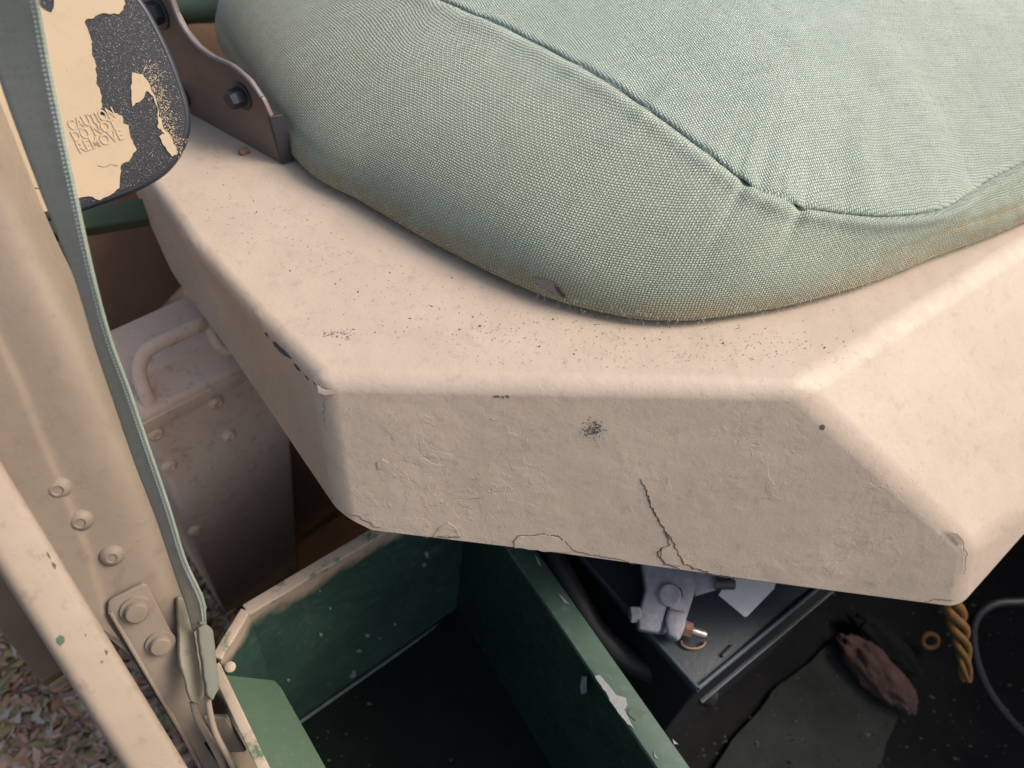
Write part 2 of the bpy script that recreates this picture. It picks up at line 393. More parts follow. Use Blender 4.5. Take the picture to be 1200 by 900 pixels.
crack_or_shade_line(z5([(535, 70), (555, 115), (528, 128), (510, 140), (522, 165), (545, 185), (600, 203)]), .0008, .0022, FRONT)
crack_or_shade_line(z7([(728, 700), (724, 680), (740, 665), (770, 667), (810, 662), (850, 670), (875, 688), (895, 710), (960, 722), (1030, 735), (1065, 746)]), .0006, .0013, FRONT)  # dark ribbon painted as the shadow of the flake's lifted lip
crack_or_shade_line(z7([(470, 671), (520, 672), (572, 672)]), .0005, .001, FRONT)
crack_or_shade_line(z7([(245, 605), (280, 608), (310, 625), (330, 640), (352, 643)]), .0004, .0009, FRONT)
crack_or_shade_line([(1113, 622), (1128, 634), (1133, 650), (1130, 672)], .0004, .0009, FRONT, amp=1.1)
crack_or_shade_line([(1085, 706), (1095, 702), (1118, 704)], .0004, .0010, FRONT)
crack_or_shade_line([(376, 455), (380, 470), (379, 485), (383, 505)], .0004, .0010, FRONT, amp=1.0)
# lifted paint flakes: thin proud plates with ragged rims
for px_ in (z7([(728, 700), (726, 682), (742, 668), (770, 670), (810, 665), (848, 673), (872, 690), (890, 712), (840, 712), (780, 707)]),
            z5([(528, 128), (556, 118), (566, 130), (580, 150), (596, 190), (560, 186), (545, 182), (524, 162)]),
            z7([(500, 668), (515, 645), (540, 630), (560, 640), (573, 668)]),
            [(372, 452), (381, 458), (396, 456), (392, 462), (380, 463), (373, 460)],
            [(441, 542), (448, 538), (455, 543), (451, 549), (443, 550)],
            [(1112, 622), (1122, 625), (1130, 634), (1126, 640), (1119, 632)]):
    obj('paint_flake', plate(jag(px_, .5, 5), FRONT, .0007, 0, .0008), TAN, base)
def blob(cx, cy, r, sq=.6, n=12):
    a0 = RNG.uniform(0, 6.28)
    return [(cx+r*(1+RNG.normal(0, .25))*math.cos(a0+t), cy+r*sq*(1+RNG.normal(0, .25))*math.sin(a0+t)) for t in np.linspace(0, 6.283, n, endpoint=False)]
LEFT = plane3(C1, La, F1)
TOPP = Plane((0, 0, 0), (0, 0, 1))
# bare metal chips along the left crease
EDGE_L = plane3(C1, La, C1 + (F1-C1)*.5 + np.array([.0, 0, .05]))
def near_cover(p, n, up):
    return p
chips = [[(318, 396), (322, 397), (330, 407), (338, 416), (344, 424), (341, 424), (331, 416), (321, 405)], [(343, 424), (347, 426), (352, 433), (353, 438), (348, 433)],
         [(310, 388), (313, 389), (315, 396), (312, 394)], [(356, 438), (359, 440), (363, 446), (360, 445)], [(366, 446), (369, 448), (371, 453), (368, 451)]]
dgc = bpy.context.evaluated_depsgraph_get
bpy.context.view_layer.update()
from mathutils.bvhtree import BVHTree
bv_me = cover.data
tree = BVHTree.FromPolygons([cover.matrix_world @ v_.co for v_ in bv_me.vertices] if False else [Vector(v_.co) + cover.location + base.location for v_ in bv_me.vertices], [tuple(p.vertices) for p in bv_me.polygons])
def hit(x, y, off=.0004):
    d = Vector(ray(x, y)); l_, n_, i_, t_ = tree.ray_cast(Vector(CP), d.normalized())
    if l_ is None: return None
    if n_.dot(d) > 0: n_ = -n_
    return np.array(l_ + n_*off), np.array(n_)
def surf_poly(px, off=.0003, thick=0):
    hp = [hit(x, y, off) for x, y in px]; hp = [h for h in hp if h]
    if len(hp) < 3: return None
    c = sum(h[0] for h in hp)/len(hp)
    hc = hit(sum(p[0] for p in px)/len(px), sum(p[1] for p in px)/len(px), off)
    vs = [h[0] for h in hp]+[hc[0] if hc else c]; n = len(hp)
    return mesh(vs, [(i, (i+1) % n, n) for i in range(n)])
for c_ in chips:
    mx_ = sum(q[0] for q in c_)/len(c_); my_ = sum(q[1] for q in c_)/len(c_); c_ = [(mx_+(x-mx_)*.86, my_+(y-my_)*.72) for x, y in c_]
    m_ = surf_poly(jag(c_, .3, 3), .0005); obj('paint_chip', m_, DARKMETAL, base) if m_ else None
    m_ = surf_poly([(x-1.2+.0*(x), y+.2) for x, y in jag(c_, .5, 3)], .0002); obj('paint_lip', m_, TANLIP, base) if m_ else None
for c_ in ([(960, 499), (964, 497), (967, 500), (965, 504), (961, 503)],):
    obj('paint_chip', surf_poly(c_), PRIMER, base)
# speckled rub mark, scrapes and grit
def flecks(name, n, fn, rmin, rmax, mat, sq=.6, lump=0):
    ms = []
    for i in range(n):
        x, y = fn(); r = RNG.uniform(rmin, rmax)*(2 if RNG.random() < .04 else 1); m_ = surf_poly(blob(x, y, r, sq, 6), .0003)
        if m_:
            if lump: m_.vertices[len(m_.vertices)-1].co.z += lump*r*.0012
            ms.append(m_)
    return obj(name, merge(ms), mat, base, kind='stuff')
flecks('rub_mark', 210, lambda: (695+RNG.normal(0, 6.5), 503+RNG.normal(0, 6)), .35, 1.1, PRIMER)
flecks('scrape', 40, lambda: (588+RNG.uniform(-10, 10), 465+RNG.normal(0, .8)), .5, 1.2, PRIMER, .4)
flecks('dark_scuff', 70, lambda: (398+RNG.normal(0, 11), 391+RNG.normal(0, 3.5)), .4, 1.3, PRIMER, .4)
GRITM = plain('grit', (.16, .12, .09), .9)
def grit():
    while True:
        x = RNG.uniform(240, 1000); yc = 210+ .52*(x-240) if x < 560 else 376+.16*(x-560)*(1 if x < 800 else 0.9)
        y = yc + RNG.normal(0, 26)+14
        if y < 432 and (x < 900 or y < 420): return x, y
flecks('grit', 620, grit, .22, .62, GRITM, .8, 1)
flecks('grit', 200, lambda: (RNG.normal(650, 95), min(430, RNG.normal(378, 22))), .22, .75, GRITM, .8, 1)
flecks('grit', 110, lambda: (RNG.normal(900, 45), min(425, RNG.normal(405, 12))), .22, .75, GRITM, .8, 1)
# ------------------------------------------------------------------ cushion
pairs = [((258, 22), (400, -60), .150), ((272, 80), (450, -27), .150), ((350, 190), (530, 5), .150), ((430, 240), (605, 38), .150), ((540, 302), (695, 86), .146),
         ((640, 348), (768, 134), .138), ((730, 371), (830, 180), .124), ((800, 376), (880, 216), .110), ((870, 368), (930, 239), .095), ((940, 355), (985, 249), .082),
         ((1020, 332), (1045, 253), .072), ((1100, 300), (1110, 243), .064), ((1160, 278), (1155, 214), .060), ((1220, 252), (1215, 184), .060), ((1320, 200), (1310, 140), .060)]
Bp = [P(*a, .010) for a, b, h in pairs]; Sp = [P(*b, h) for a, b, h in pairs]
Bp += [np.array(q, float) for q in ((1.02, 1.32, .01), (.95, 1.52, .01), (.3, 1.56, .01), (-.3, 1.56, .01), (-.55, 1.45, .01))]
Sp += [np.array(q, float) for q in ((.96, 1.30, .07), (.9, 1.48, .10), (.3, 1.52, .14), (-.25, 1.50, .15), (-.42, 1.40, .15))]
NS = 720
Bc = catmull(Bp, NS, True); Sc = catmull(Sp, NS, True)
cen = np.array([.30, 1.14, 0])
V = []; UV = []; DU = []
arc = np.concatenate([[0], np.cumsum(np.linalg.norm(np.diff((Bc+Sc)/2, axis=0), axis=1))])
PUCK = [(RNG.uniform(60, 520), RNG.uniform(3, 7), RNG.choice([-1, 1])*RNG.uniform(.0008, .0026)) for _ in range(34)]
side_t = np.concatenate([np.linspace(0, .9, 40), np.linspace(.9, 1, 14)[1:]])
# station indices of photo pairs for features
sidx = lambda k_: int(k_*NS/len(Bp))
st = np.arange(NS)
fn = lambda s, c, w_: np.exp(-((s-c)/w_)**2)
rows = []
# underside, tucked in
for tk, zz in ((.10, .0), (.035, .0005), (.012, .003)):
    d = cen-Bc; d[:, 2] = 0; d /= np.linalg.norm(d, axis=1)[:, None]
    r = Bc+d*tk; r[:, 2] = zz; rows.append((r, np.full(NS, -tk), 0, np.full(NS, .0)))
L = np.linalg.norm(Sc-Bc, axis=1)
wob = .0022*np.sin(st*.11)+.0015*np.sin(st*.27+1)
for t in side_t:
    r = Bc.copy(); r[:, :2] = Bc[:, :2]+(Sc[:, :2]-Bc[:, :2])*t**1.8; r[:, 2] = Bc[:, 2]+(Sc[:, 2]-Bc[:, 2])*(t**.78)
    out = Bc-cen; out[:, 2] = 0; out /= np.linalg.norm(out, axis=1)[:, None]; out[:, 2] = .7; out /= np.linalg.norm(out, axis=1)[:, None]
    dist = (1-t)*L
    pk = sum(a_*fn(st, c_, w_) for c_, w_, a_ in PUCK)*np.exp(-dist/.022)
    lip = (.0030+.0045*np.exp(-((st-sidx(10.5))/(sidx(3.2)))**2))*np.exp(-((dist-.007)/.008)**2) - (.0045+.0045*fn(st, sidx(10.5), sidx(3)))*np.exp(-(dist/.0024)**2)
    pin = -.008*fn(st, sidx(6.9), 5)*np.exp(-dist/.03) - .006*fn(st, sidx(8.2), 5)*np.exp(-dist/.025) + .005*fn(st, sidx(7.6), 7)*np.exp(-dist/.03) - .004*fn(st, sidx(11.6), 6)*np.exp(-dist/.02)
    low = -.003*np.exp(-((t*L-.035)/.005)**2)*(fn(st, sidx(1.2), 40)) - .003*np.exp(-((t*L-.030)/.005)**2)*(fn(st, sidx(12), 60))
    wav = .003*np.sin(st*.045+t*3)*math.sin(math.pi*t)
    r = r+out*(lip+pin+low+wav+pk)[:, None]
    du = np.exp(-((t*L)/.024)**2)*1.0+.55*np.exp(-((t*L-.030)/.007)**2)*fn(st, sidx(12), 80)+.45*fn(st, sidx(1.2), 28)*math.exp(-((t-.35)/.3)**2)+.18
    rows.append((r, t*L, 0, du))
nside = len(rows)
qs = np.concatenate([np.linspace(0, .06, 16)[1:], np.linspace(.06, 1, 46)[1:]])
for q in qs:
    r = Sc.copy(); r[:, :2] = Sc[:, :2]+(cen[:2]-Sc[:, :2])*q
    rad = np.linalg.norm(Sc[:, :2]-cen[:2], axis=1); dist = rad*q
    zt = .205; r[:, 2] = Sc[:, 2]+(zt-Sc[:, 2])*(1-(1-q)**2.0)*1.0
    r[:, 2] += .0012*np.exp(-((dist-.007)/.008)**2)-(.0035+.004*fn(st, sidx(10.5), sidx(3)))*np.exp(-(dist/.0022)**2)
    r[:, 2] += -.005*fn(st, sidx(7.2), 7)*np.exp(-dist/.05)-.005*fn(st, sidx(11.7), 9)*np.exp(-dist/.05) + .004*fn(st, sidx(9.5), 12)*np.exp(-((dist-.05)/.04)**2) + sum(a_*fn(st, c_+2, w_) for c_, w_, a_ in PUCK)*np.exp(-dist/.03) + .0016*np.sin(r[:, 0]*23+r[:, 1]*9)*np.sin(r[:, 1]*17+1)*min(1, q*5)
    rows.append((r, dist, 1, np.full(NS, .10)))
V = np.concatenate([r[0] for r in rows]); nr = len(rows)
Fc = []; 
for i in range(nr-1):
    a = np.arange(NS); b = (a+1) % NS
    Fc += list(map(tuple, np.stack([i*NS+a, i*NS+b, (i+1)*NS+b, (i+1)*NS+a], 1).tolist()))
Fc.append(tuple(range(NS))[::-1])
# the innermost ring has collapsed to a point; drop it and cap
me = bpy.data.meshes.new('cushion'); Fc = [f for f in Fc]
nlast = (nr-1)*NS
me.from_pydata(V[:nlast+1].tolist(), [], [tuple(min(i, nlast) for i in f) if max(f) >= nlast else f for f in Fc if len(f) > 4 or True][:0] +
               [f for f in Fc if max(f) < nlast] + [((nr-2)*NS+a, (nr-2)*NS+(a+1) % NS, nlast) for a in range(NS)])
uvl = me.uv_layers.new(name='UVMap'); side_of = np.array([r[2] for r in rows]); vv = np.concatenate([r[1] for r in rows]); dd = np.concatenate([r[3] for r in rows])
li = np.empty(len(me.loops), int); me.loops.foreach_get('vertex_index', li)
row = li//NS; stn = li % NS
uv = np.zeros((len(li), 2)); ls = np.repeat([p.loop_total for p in me.polygons], [p.loop_total for p in me.polygons]); pid = np.repeat(np.arange(len(me.polygons)), [p.loop_total for p in me.polygons])
prow = np.zeros(len(me.polygons), int); np.maximum.at(prow, pid, row); topf = prow[pid] >= nside
us = arc[stn].copy(); mx = np.zeros(len(me.polygons)); np.maximum.at(mx, pid, stn); mn = np.full(len(me.polygons), 9e9); np.minimum.at(mn, pid, stn)
wrap = (mx-mn)[pid] > NS/2; us[wrap & (stn == 0)] = arc[-1]+.001
uv[:, 0] = us; uv[:, 1] = vv[li]
ca, sa = math.cos(.55), math.sin(.55); X = V[li]
uv[topf, 0] = (X[topf, 0]*ca+X[topf, 1]*sa)+5; uv[topf, 1] = (-X[topf, 0]*sa+X[topf, 1]*ca)+5
uvl.data.foreach_set('uv', uv.ravel())
lit_fade = np.zeros(len(V)); rr_ = np.arange(len(V))//NS; lit_fade[rr_ >= nside-1] = .45
lit_fade = np.where(rr_ >= nside, np.minimum(1, .5+vv*1.6), np.clip((rr_-30)/60., 0, .35)); lit_fade += .35*np.exp(-((np.arange(len(V)) % NS-sidx(.3))/40.)**2)*(rr_ > 12)  # top painted brighter as if lit; left end bleached
at = me.attributes.new('lit_fade', 'FLOAT', 'POINT'); at.data.foreach_set('value', np.clip(lit_fade[:nlast+1], 0, 1).astype(np.float32))
at = me.attributes.new('dust', 'FLOAT', 'POINT'); at.data.foreach_set('value', dd[:nlast+1].astype(np.float32))
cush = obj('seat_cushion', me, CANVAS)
for p in me.polygons: p.use_smooth = True
cush['label'] = 'faded green woven canvas seat cushion with a stitched seam, resting on the tan seat base'; cush['category'] = 'cushion'
# stitched seam line sunk in the groove
lo_, hi_ = 0, sidx(14)
seam = tube(Sc[sidx(.2):hi_]-np.array([0, 0, .0042]), .0014, 6)
obj('seam', seam, THREAD, cush, sm=60)
# worn hole on the lower edge
ctree = BVHTree.FromPolygons([Vector(v_.co)+cush.location for v_ in me.vertices], [tuple(p.vertices) for p in me.polygons if len(p.vertices) < 5])
def chit(x, y, off):
    d = Vector(ray(x, y)); l_, n_, i_, t_ = ctree.ray_cast(Vector(CP), d.normalized())
    return None if l_ is None else np.array(l_-d.normalized()*off)
def cpoly(px, off, mat, name, par):
    vs = [chit(x, y, off) for x, y in px]; vs = [v_ for v_ in vs if v_ is not None]
    c = sum(vs)/len(vs); n = len(vs)
    return obj(name, mesh(vs+[c], [(i, (i+1) % n, n) for i in range(n)]), mat, par)
cpoly(jag([(622, 325), (634, 327), (648, 331), (655, 341), (662, 349), (652, 346), (640, 339), (629, 333)], .5, 3), .0012, plain('torn_lining', (.20, .17, .16), .9), 'worn_hole', cush)
cpoly(jag([(649, 333), (655, 338), (664, 350), (658, 348), (652, 341)], .4, 3), .0020, CRACKSHADE, 'torn_edge', cush)
# loose fibres along the lower edge
ms = []
for i in range(520):
    s_ = RNG.uniform(sidx(2), sidx(14)); j = int(s_); b_ = Bc[j]; o_ = nrm((b_-cen)*np.array([1, 1, 0]))
    p0 = b_+np.array([0, 0, RNG.uniform(-.004, .012)])-o_*.001; d1 = o_*RNG.uniform(.002, .005)+RNG.normal(0, .0016, 3)
    s2 = nrm(np.cross(d1, (0, 0, 1)))*.00022
    ms.append(mesh([p0-s2, p0+s2, p0+d1*.6+s2, p0+d1*.6-s2, p0+d1+np.array([0, 0, -.0012])], [(0, 1, 2, 3), (3, 2, 4)]))
obj('loose_fibres', merge(ms), plain('fibre', (.33, .34, .25), .9), cush, kind='stuff')

# ------------------------------------------------------------------ hinge bracket on the seat base
hb0, hb1 = P(212, 127, 0), P(331, 193, 0)
hd = nrm(hb1-hb0); hn = nrm(np.cross(hd, (0, 0, 1)));
if (CP-hb0)@hn < 0: hn = -hn
HP = Plane(hb0, hn)
br = thing('hinge_bracket', 'dark brown steel plate bracket bolted on the seat base beside the cushion', 'bracket', (hb0+hb1)/2)
out = [(110, -60), (196, -60), (198, -8), (206, 15), (217, 36), (232, 54), (250, 67), (272, 77), (292, 94), (308, 118), (318, 140), (332, 193), (213, 128), (196, 112), (165, 70)]
obj('bracket_plate', plate(out, HP, .006, .0012), paint('bracket_brown_paint', (.115, .082, .068), (.14, .10, .085), .5, dirt_amt=.9), br, sm=40)
rim_px = [(198, -8), (206, 15), (217, 36), (232, 54), (250, 67), (272, 77), (292, 94), (306, 114)]
rp = [HP.on(x, y, .001) for x, y in catmull(rim_px, 40)]
obj('bracket_rim', tube(rp, .0030, 8), plain('worn_rim', (.13, .12, .13), .45), br, sm=60)
obj('bracket_flange', prism([HP.on(316, 137, .001), HP.on(331, 192, .001), HP.on(331, 192, .001)-hn*.014+hd*.006, HP.on(316, 137, .001)-hn*.014+hd*.006], hd, .004, .0008), plain('black_flange', (.02, .022, .028), .5), br)
def bolt(cx, cy, pl, r, par, mat, off=0.0, name='bolt', h=.012, washer=True):
    p = pl.on(cx, cy, off)
    b_ = obj(name, lathe([(r*.9, 0), (r, .0012), (r, h*.8), (r*.85, h), (r*.4, h*1.02)], p, pl.n, 6), mat, par)
    if washer: obj('washer', lathe([(r*1.45, -.001), (r*1.45, .0022), (r*1.3, .003), (r*.9, .003)], p, pl.n, 24), mat, b_, sm=40)
    return b_
bolt(284, 112, HP, .011, br, BOLTBLK, h=.02); bolt(214, 112, HP, .010, br, BOLTBLK, h=.02); bolt(186, 14, HP, .013, br, BOLTBLK, h=.014)
obj('stud', lathe([(.004, -.002), (.004, .008), (.003, .010)], P(289, 176, .003), hn, 10), DKBROWN, br, sm=40)

# green frame tubes behind
a, b = PD(190, 12, 1.42), PD(275, 8, 1.42)
t = thing('cross_tube', 'green painted cross tube behind the dark brown bracket at the top edge', 'tube', (a+b)/2)
obj('pipe', tube([a-(b-a)*.3, a, b, b+(b-a)*.6], .026, 20), LTGREEN, t, sm=50)
obj('collar', tube([a-(b-a)*.05, a+(b-a)*.25], .036, 20), BOLTBLK, t, sm=50)
a, b = PD(-30, 282, 1.02), PD(195, 245, 1.10)
gb = obj('lower_rail', boxbar(a, b, nrm(UP)*.016, nrm(FW)*.02, .004), OLIVE, sm=40)
gb['label'] = 'olive green horizontal rail just below the chipped black cap'; gb['category'] = 'rail'

# ------------------------------------------------------------------ chipped cap plate
cpn = nrm(CP-PD(110, 120, .7)+np.array([.10, 0, .02])); CAP = Plane(PD(110, 120, .68), cpn)
cp = thing('vent_cap', 'black cap plate with peeling cream paint and raised DO NOT REMOVE lettering', 'cap', CAP.on(110, 245))
oc = [(-40, -60), (120, -45), (148, -12), (165, 8), (182, 38), (196, 68), (208, 100), (216, 128), (217, 150), (211, 172), (198, 192), (180, 207), (150, 222), (100, 240), (60, 252), (36, 256), (18, 235), (-30, 60)]
obj('cap_body', plate(catmull(oc, 90, True), CAP, .030, .006, 0, 5), BLACKCAP, cp, sm=50)
rimc = catmull(oc, 90, True)
obj('cap_rim', tube([CAP.on(x, y, -.0052) for x, y in rimc], .0048, 10, closed=True), BLACKSM, cp, sm=60)
z1 = lambda l, s=.2444: [(x*s, y*s) for x, y in l]
pa = [(-40, -60), (20, -55), (28, -5), (30, 4), (46, 6), (52, 12), (60, 15), (63, 8), (64, -20), (80, -50), (118, -43)]
pb = z1([(545, -120), (590, -20), (600, 20), (590, 45), (560, 68), (520, 65), (490, 62), (460, 75), (450, 88), (415, 92), (405, 105), (430, 160), (440, 200), (440, 250), (460, 320), (462, 400), (480, 440), (490, 500), (480, 550), (500, 555),
         (520, 530), (560, 545), (585, 555), (590, 590), (615, 600), (625, 650), (640, 690), (655, 715), (620, 770), (580, 790), (575, 860)])
pc = [(140, 220), (127, 230), (117, 235), (103, 230), (95, 231), (80, 236), (66, 236), (61, 242), (58, 247), (48, 250), (38, 248), (31, 240), (28, 225), (22, 205), (16, 188), (-5, 120)]
obj('paint_coat', plate(pa+jag(pb, .7, 3, True)+jag(pc, .5, 4, True), CAP, .0012, 0, .0011), TANCAP, cp)
isl = [(x/3, y/3) for x, y in [(465, 255), (500, 262), (520, 285), (530, 310), (550, 350), (560, 400), (575, 450), (600, 480), (625, 540), (605, 550), (575, 510), (560, 480), (580, 470), (555, 450), (555, 390), (540, 340), (515, 318), (505, 345), (465, 375), (460, 310)]]
obj('paint_island', plate(jag(isl, .5, 3), CAP, .0012, 0, .0011), TANCAP, cp)
# overspray dots beside the island
ms = []
for i in range(620):
    t_ = RNG.uniform(0, 1); x = 172+t_*36+RNG.normal(0, 5.5)+2; y = 78+t_*100+RNG.normal(0, 7); r_ = RNG.uniform(.3, .9)
    ms.append(mesh([CAP.on(*q, .0003) for q in blob(x, y, r_, .8, 5)], [(0, 1, 2, 3, 4)]))
obj('paint_specks', merge(ms), TANCAP, cp, kind='stuff')
# crack lines in the cream coat
def capline(px_, w0, w1):
    pts = catmull(px_, 24)+RNG.normal(0, .5, (24, 2))
    obj('crack_or_lip_shade', ribbon([CAP.on(x, y, .0012) for x, y in pts], [RNG.uniform(w0, w1) for _ in pts], CAP.n, 0, .0002), CRACKSHADE, cp)
capline([(114, 194), (122, 196), (130, 193), (138, 194)], .0002, .0006)
capline([(13, 187), (18, 200), (24, 212), (33, 219), (52, 221)], .0005, .0014)
capline([(22, 205), (26, 214), (24, 224), (31, 232)], .001, .004)
# raised lettering
ex = nrm(CAP.on(148, 161)-CAP.on(95, 178)); ey = np.cross(CAP.n, ex)
for txt, bx, by, wpx in (('CAUTION', 83.5, 153, 55), ('DO NOT', 88, 166, 53), ('REMOVE', 94, 179, 55)):
    cu = bpy.data.curves.new('t', 'FONT'); cu.body = txt; cu.size = 1; cu.extrude = .07; cu.bevel_depth = .015; cu.offset = .006
    to = bpy.data.objects.new('t', cu); COL.objects.link(to); bpy.context.view_layer.update()
    tm = bpy.data.meshes.new_from_object(to.evaluated_get(bpy.context.evaluated_depsgraph_get())); bpy.data.objects.remove(to)
    n = len(tm.vertices); a_ = np.empty(n*3); tm.vertices.foreach_get('co', a_); a_ = a_.reshape(-1, 3)
    wm = np.linalg.norm(CAP.on(bx+wpx*.955, by-wpx*.3)-CAP.on(bx, by)); sx_ = wm/(a_[:, 0].max()-a_[:, 0].min()); sy_ = .0095/.72
    o0 = CAP.on(bx, by, .0012)
    wv_ = o0+np.outer((a_[:, 0]-a_[:, 0].min())*sx_, ex)+np.outer(a_[:, 1]*sy_, ey)+np.outer(a_[:, 2]*.0085, CAP.n)
    tm.vertices.foreach_set('co', wv_.ravel()); tm.update()
    obj('lettering', tm, TANCAP, cp, sm=40)

# ------------------------------------------------------------------ tan riveted box with handle
zb = -.235
A0 = P(165, 490, zb); A1 = P(335, 401, zb); Bk0 = P(103, 396, zb)
ax = nrm(A1-A0); FB = Plane(A0, nrm(np.cross(ax, (0, 0, 1))))
if (CP-A0)@FB.n < 0: FB.n = -FB.n
B0 = FB.on(265, 722); B1 = FB.on(352, 668)
bz = min(B0[2], B1[2]); bk = Bk0-A0
tb = thing('ammo_box', 'tan riveted metal box with a bent rod handle between the pillar and the seat base', 'box', (A0+A1)/2+np.array([0, 0, bz-zb]))
bm = bmesh.new(); vs = [bm.verts.new(p) for p in (A0, A1, A1+bk, A0+bk, B0, B1, B1+bk*1.0, B0+bk*1.0)]
for f in ((0, 1, 2, 3), (0, 4, 5, 1), (1, 5, 6, 2), (2, 6, 7, 3), (3, 7, 4, 0), (4, 7, 6, 5)): bm.faces.new([vs[i] for i in f])
bmesh.ops.recalc_face_normals(bm, faces=bm.faces)
bmesh.ops.bevel(bm, geom=bm.edges[:], offset=.009, segments=4, affect='EDGES', profile=.5)
obj('box_body', bm, TAN3, tb, sm=35)
# lid seam ledge
obj('lid_flange', plate([(168, 497), (336, 410), (336, 420), (171, 510)], FB, .004, .001, .0035), TAN3, tb, sm=40)
hp_ = [P(176, 478, zb-.012), P(174, 470, zb), P(166, 450, zb+.012), P(163, 432, zb+.022), P(170, 414, zb+.032), P(186, 403, zb+.036), P(212, 391, zb+.036), P(232, 382, zb+.036), P(243, 380, zb+.032), P(250, 390, zb+.022), P(258, 404, zb+.010), P(270, 410, zb)]
obj('handle', tube(catmull(hp_, 60), .0092, 14), TAN3, tb, sm=60)
ro = None
for cx, cy in ((253, 471), (268, 510), (182, 508), (198, 546), (228, 622)):
    p = FB.on(cx, cy, .0)
    if ro is None: ro = obj('rivet', lathe([(.0105, -.001), (.0105, .0015), (.0098, .003), (.007, .0055), (.0045, .006), (.0035, .0048), (.001, .0048)], p, FB.n, 24), TAN3, tb, sm=50); p_r = p
    else: copy_to(ro, p-p_r)
# brown panel right of the box
pnl = Plane(FB.on(352, 640)-FB.n*.05, FB.n)
o = obj('kick_panel', plate([(300, 480), (520, 480), (520, 740), (345, 672), (300, 700)], pnl, .01, .002), paint('orange_brown_paint', (.42, .26, .17), (.48, .30, .20), .6, dirt_amt=1.4), sm=40)
o['label'] = 'orange brown panel glimpsed between the riveted box and the seat base corner'; o['category'] = 'panel'

# ------------------------------------------------------------------ door pillar
PP0 = PD(60, 480, .66); PIL = Plane(PP0, (.46, -.70, .40))
pil = thing('door_pillar', 'tan painted rounded door pillar with large flat rivets at the left edge', 'pillar', PIL.on(120, 800))
Epx = catmull([(-75, 20), (-32, 100), (10, 200), (52, 300), (102, 400), (143, 500), (185, 600), (214, 700), (250, 800), (300, 900), (330, 960)], 60)
offs = [(-14, .085), (-10, .05), (-4, .024), (4, .011), (14, .0045), (30, .001), (52, 0), (80, 0), (86, -.001), (90, -.0045), (98, -.005), (140, -.005), (230, -.005)]
V = []; Fc = []; nx = len(offs)
for i, (x, y) in enumerate(Epx):
    for dx, dz in offs:
        qx, qy = x-dx*.92-4, y+dx*.42
        if qy > 735: qx = max(qx, 132+(qy-735)*.62)
        if qy > 600: qx = max(qx, (qy-663)*.645+22)
        V.append(PIL.on(qx, qy, -dz*1.0) if dz < .03 else PIL.on(qx, qy, -.024)-PIL.n*(dz-.024))
for i in range(len(Epx)-1):
    for j in range(nx-1): Fc.append((i*nx+j, i*nx+j+1, (i+1)*nx+j+1, (i+1)*nx+j))
po = obj('pillar_skin', mesh(V, Fc), TAN2, pil)
for p in po.data.polygons: p.use_smooth = True
sb = po.modifiers.new('sub', 'SUBSURF'); sb.levels = 2; sb.render_levels = 2
ro = None
for cx, cy, s_ in ((68, 572, 1), (94, 610, .9), (131, 651, .9)):
    p = PIL.on(cx, cy, .0005)
    if ro is None: ro = obj('rivet', lathe([(.0115, -.002), (.0112, .001), (.0100, .0025), (.007, .0052), (.0048, .0058), (.004, .0045), (.001, .0045)], p, PIL.n, 24), TAN2, pil, sm=50); p_r = p
    else: copy_to(ro, p-p_r)
# mounting bracket with bolts
mb = thing('anchor_bracket', 'tan steel belt anchor bracket with two round bolts on the pillar foot', 'bracket', PIL.on(200, 800, .01))
obj('bracket_plate', plate([(127, 706), (132, 702), (168, 684), (174, 688), (200, 740), (250, 838), (275, 905), (266, 960), (215, 865), (126, 716)], PIL, .005, .0015, .008), TAN2, mb, sm=40)
for i_ in (0,):
    obj('bracket_lip', tube([PIL.on(*q_, .0085) for q_ in ((129, 717), (172, 790), (216, 864), (267, 957))], .0022, 10), TAN2, mb, sm=60)
for cx, cy, r_ in ((160, 714, 1.0), (188, 753, .95)):
    p = PIL.on(cx, cy, .008)
    b_ = obj('bolt', lathe([(.0155*r_, 0), (.0155*r_, .002), (.0150*r_, .0028), (.0112*r_, .003), (.0110*r_, .007), (.0095*r_, .009), (.004, .0095)], p, PIL.n, 24), TAN2, mb, sm=40)
    if 0: obj('bolt_slot', boxbar(p-ex*.006+PIL.n*.0094, p+ex*.006+PIL.n*.0094, ey*.0008, PIL.n*.0004, 0), CRACKSHADE, b_)

# ------------------------------------------------------------------ door sill rail
s0, s1 = P(-75, 502, -.22), P(232, 980, -.22); sdv = nrm(s1-s0); sw = nrm(np.cross(sdv, (0, 0, 1)))
q0, q1 = PD(-85, 470, .57), PD(230, 975, .67); qd = nrm(q1-q0); qn = nrm(CP-(q0+q1)/2+np.array([.12, .0, .10])); qn = nrm(qn-qd*(qn@qd)); qs = np.cross(qd, qn)
bm = boxbar(q0-qd*.15, q1+qd*.1, qs*.0195, qn*.015, .009, 5)
rail = obj('sill_rail', bm, paint('tan_rail_paint', (.25, .197, .15), (.29, .232, .18), .65, dirt_amt=1.8), sm=40)
rail['label'] = 'tan painted diagonal rail in the lower left corner with small green paint chips'; rail['category'] = 'rail'
SILL = Plane(q0+qn*.015, qn)
for c_ in ([(66, 748), (70, 744), (75, 746), (76, 752), (71, 757), (67, 753)], [(55, 646), (58, 650), (60, 656), (57, 652)], [(61, 658), (66, 662), (65, 667), (62, 663)],
           [(123, 762), (127, 763), (125, 768)], [(118, 775), (121, 774), (120, 778)], [(100, 743), (102, 745), (100, 746)]):
    obj('paint_chip', plate(c_, SILL, .0004, 0, .0005), plain('green_chip', (.03, .07, .04), .6), rail)
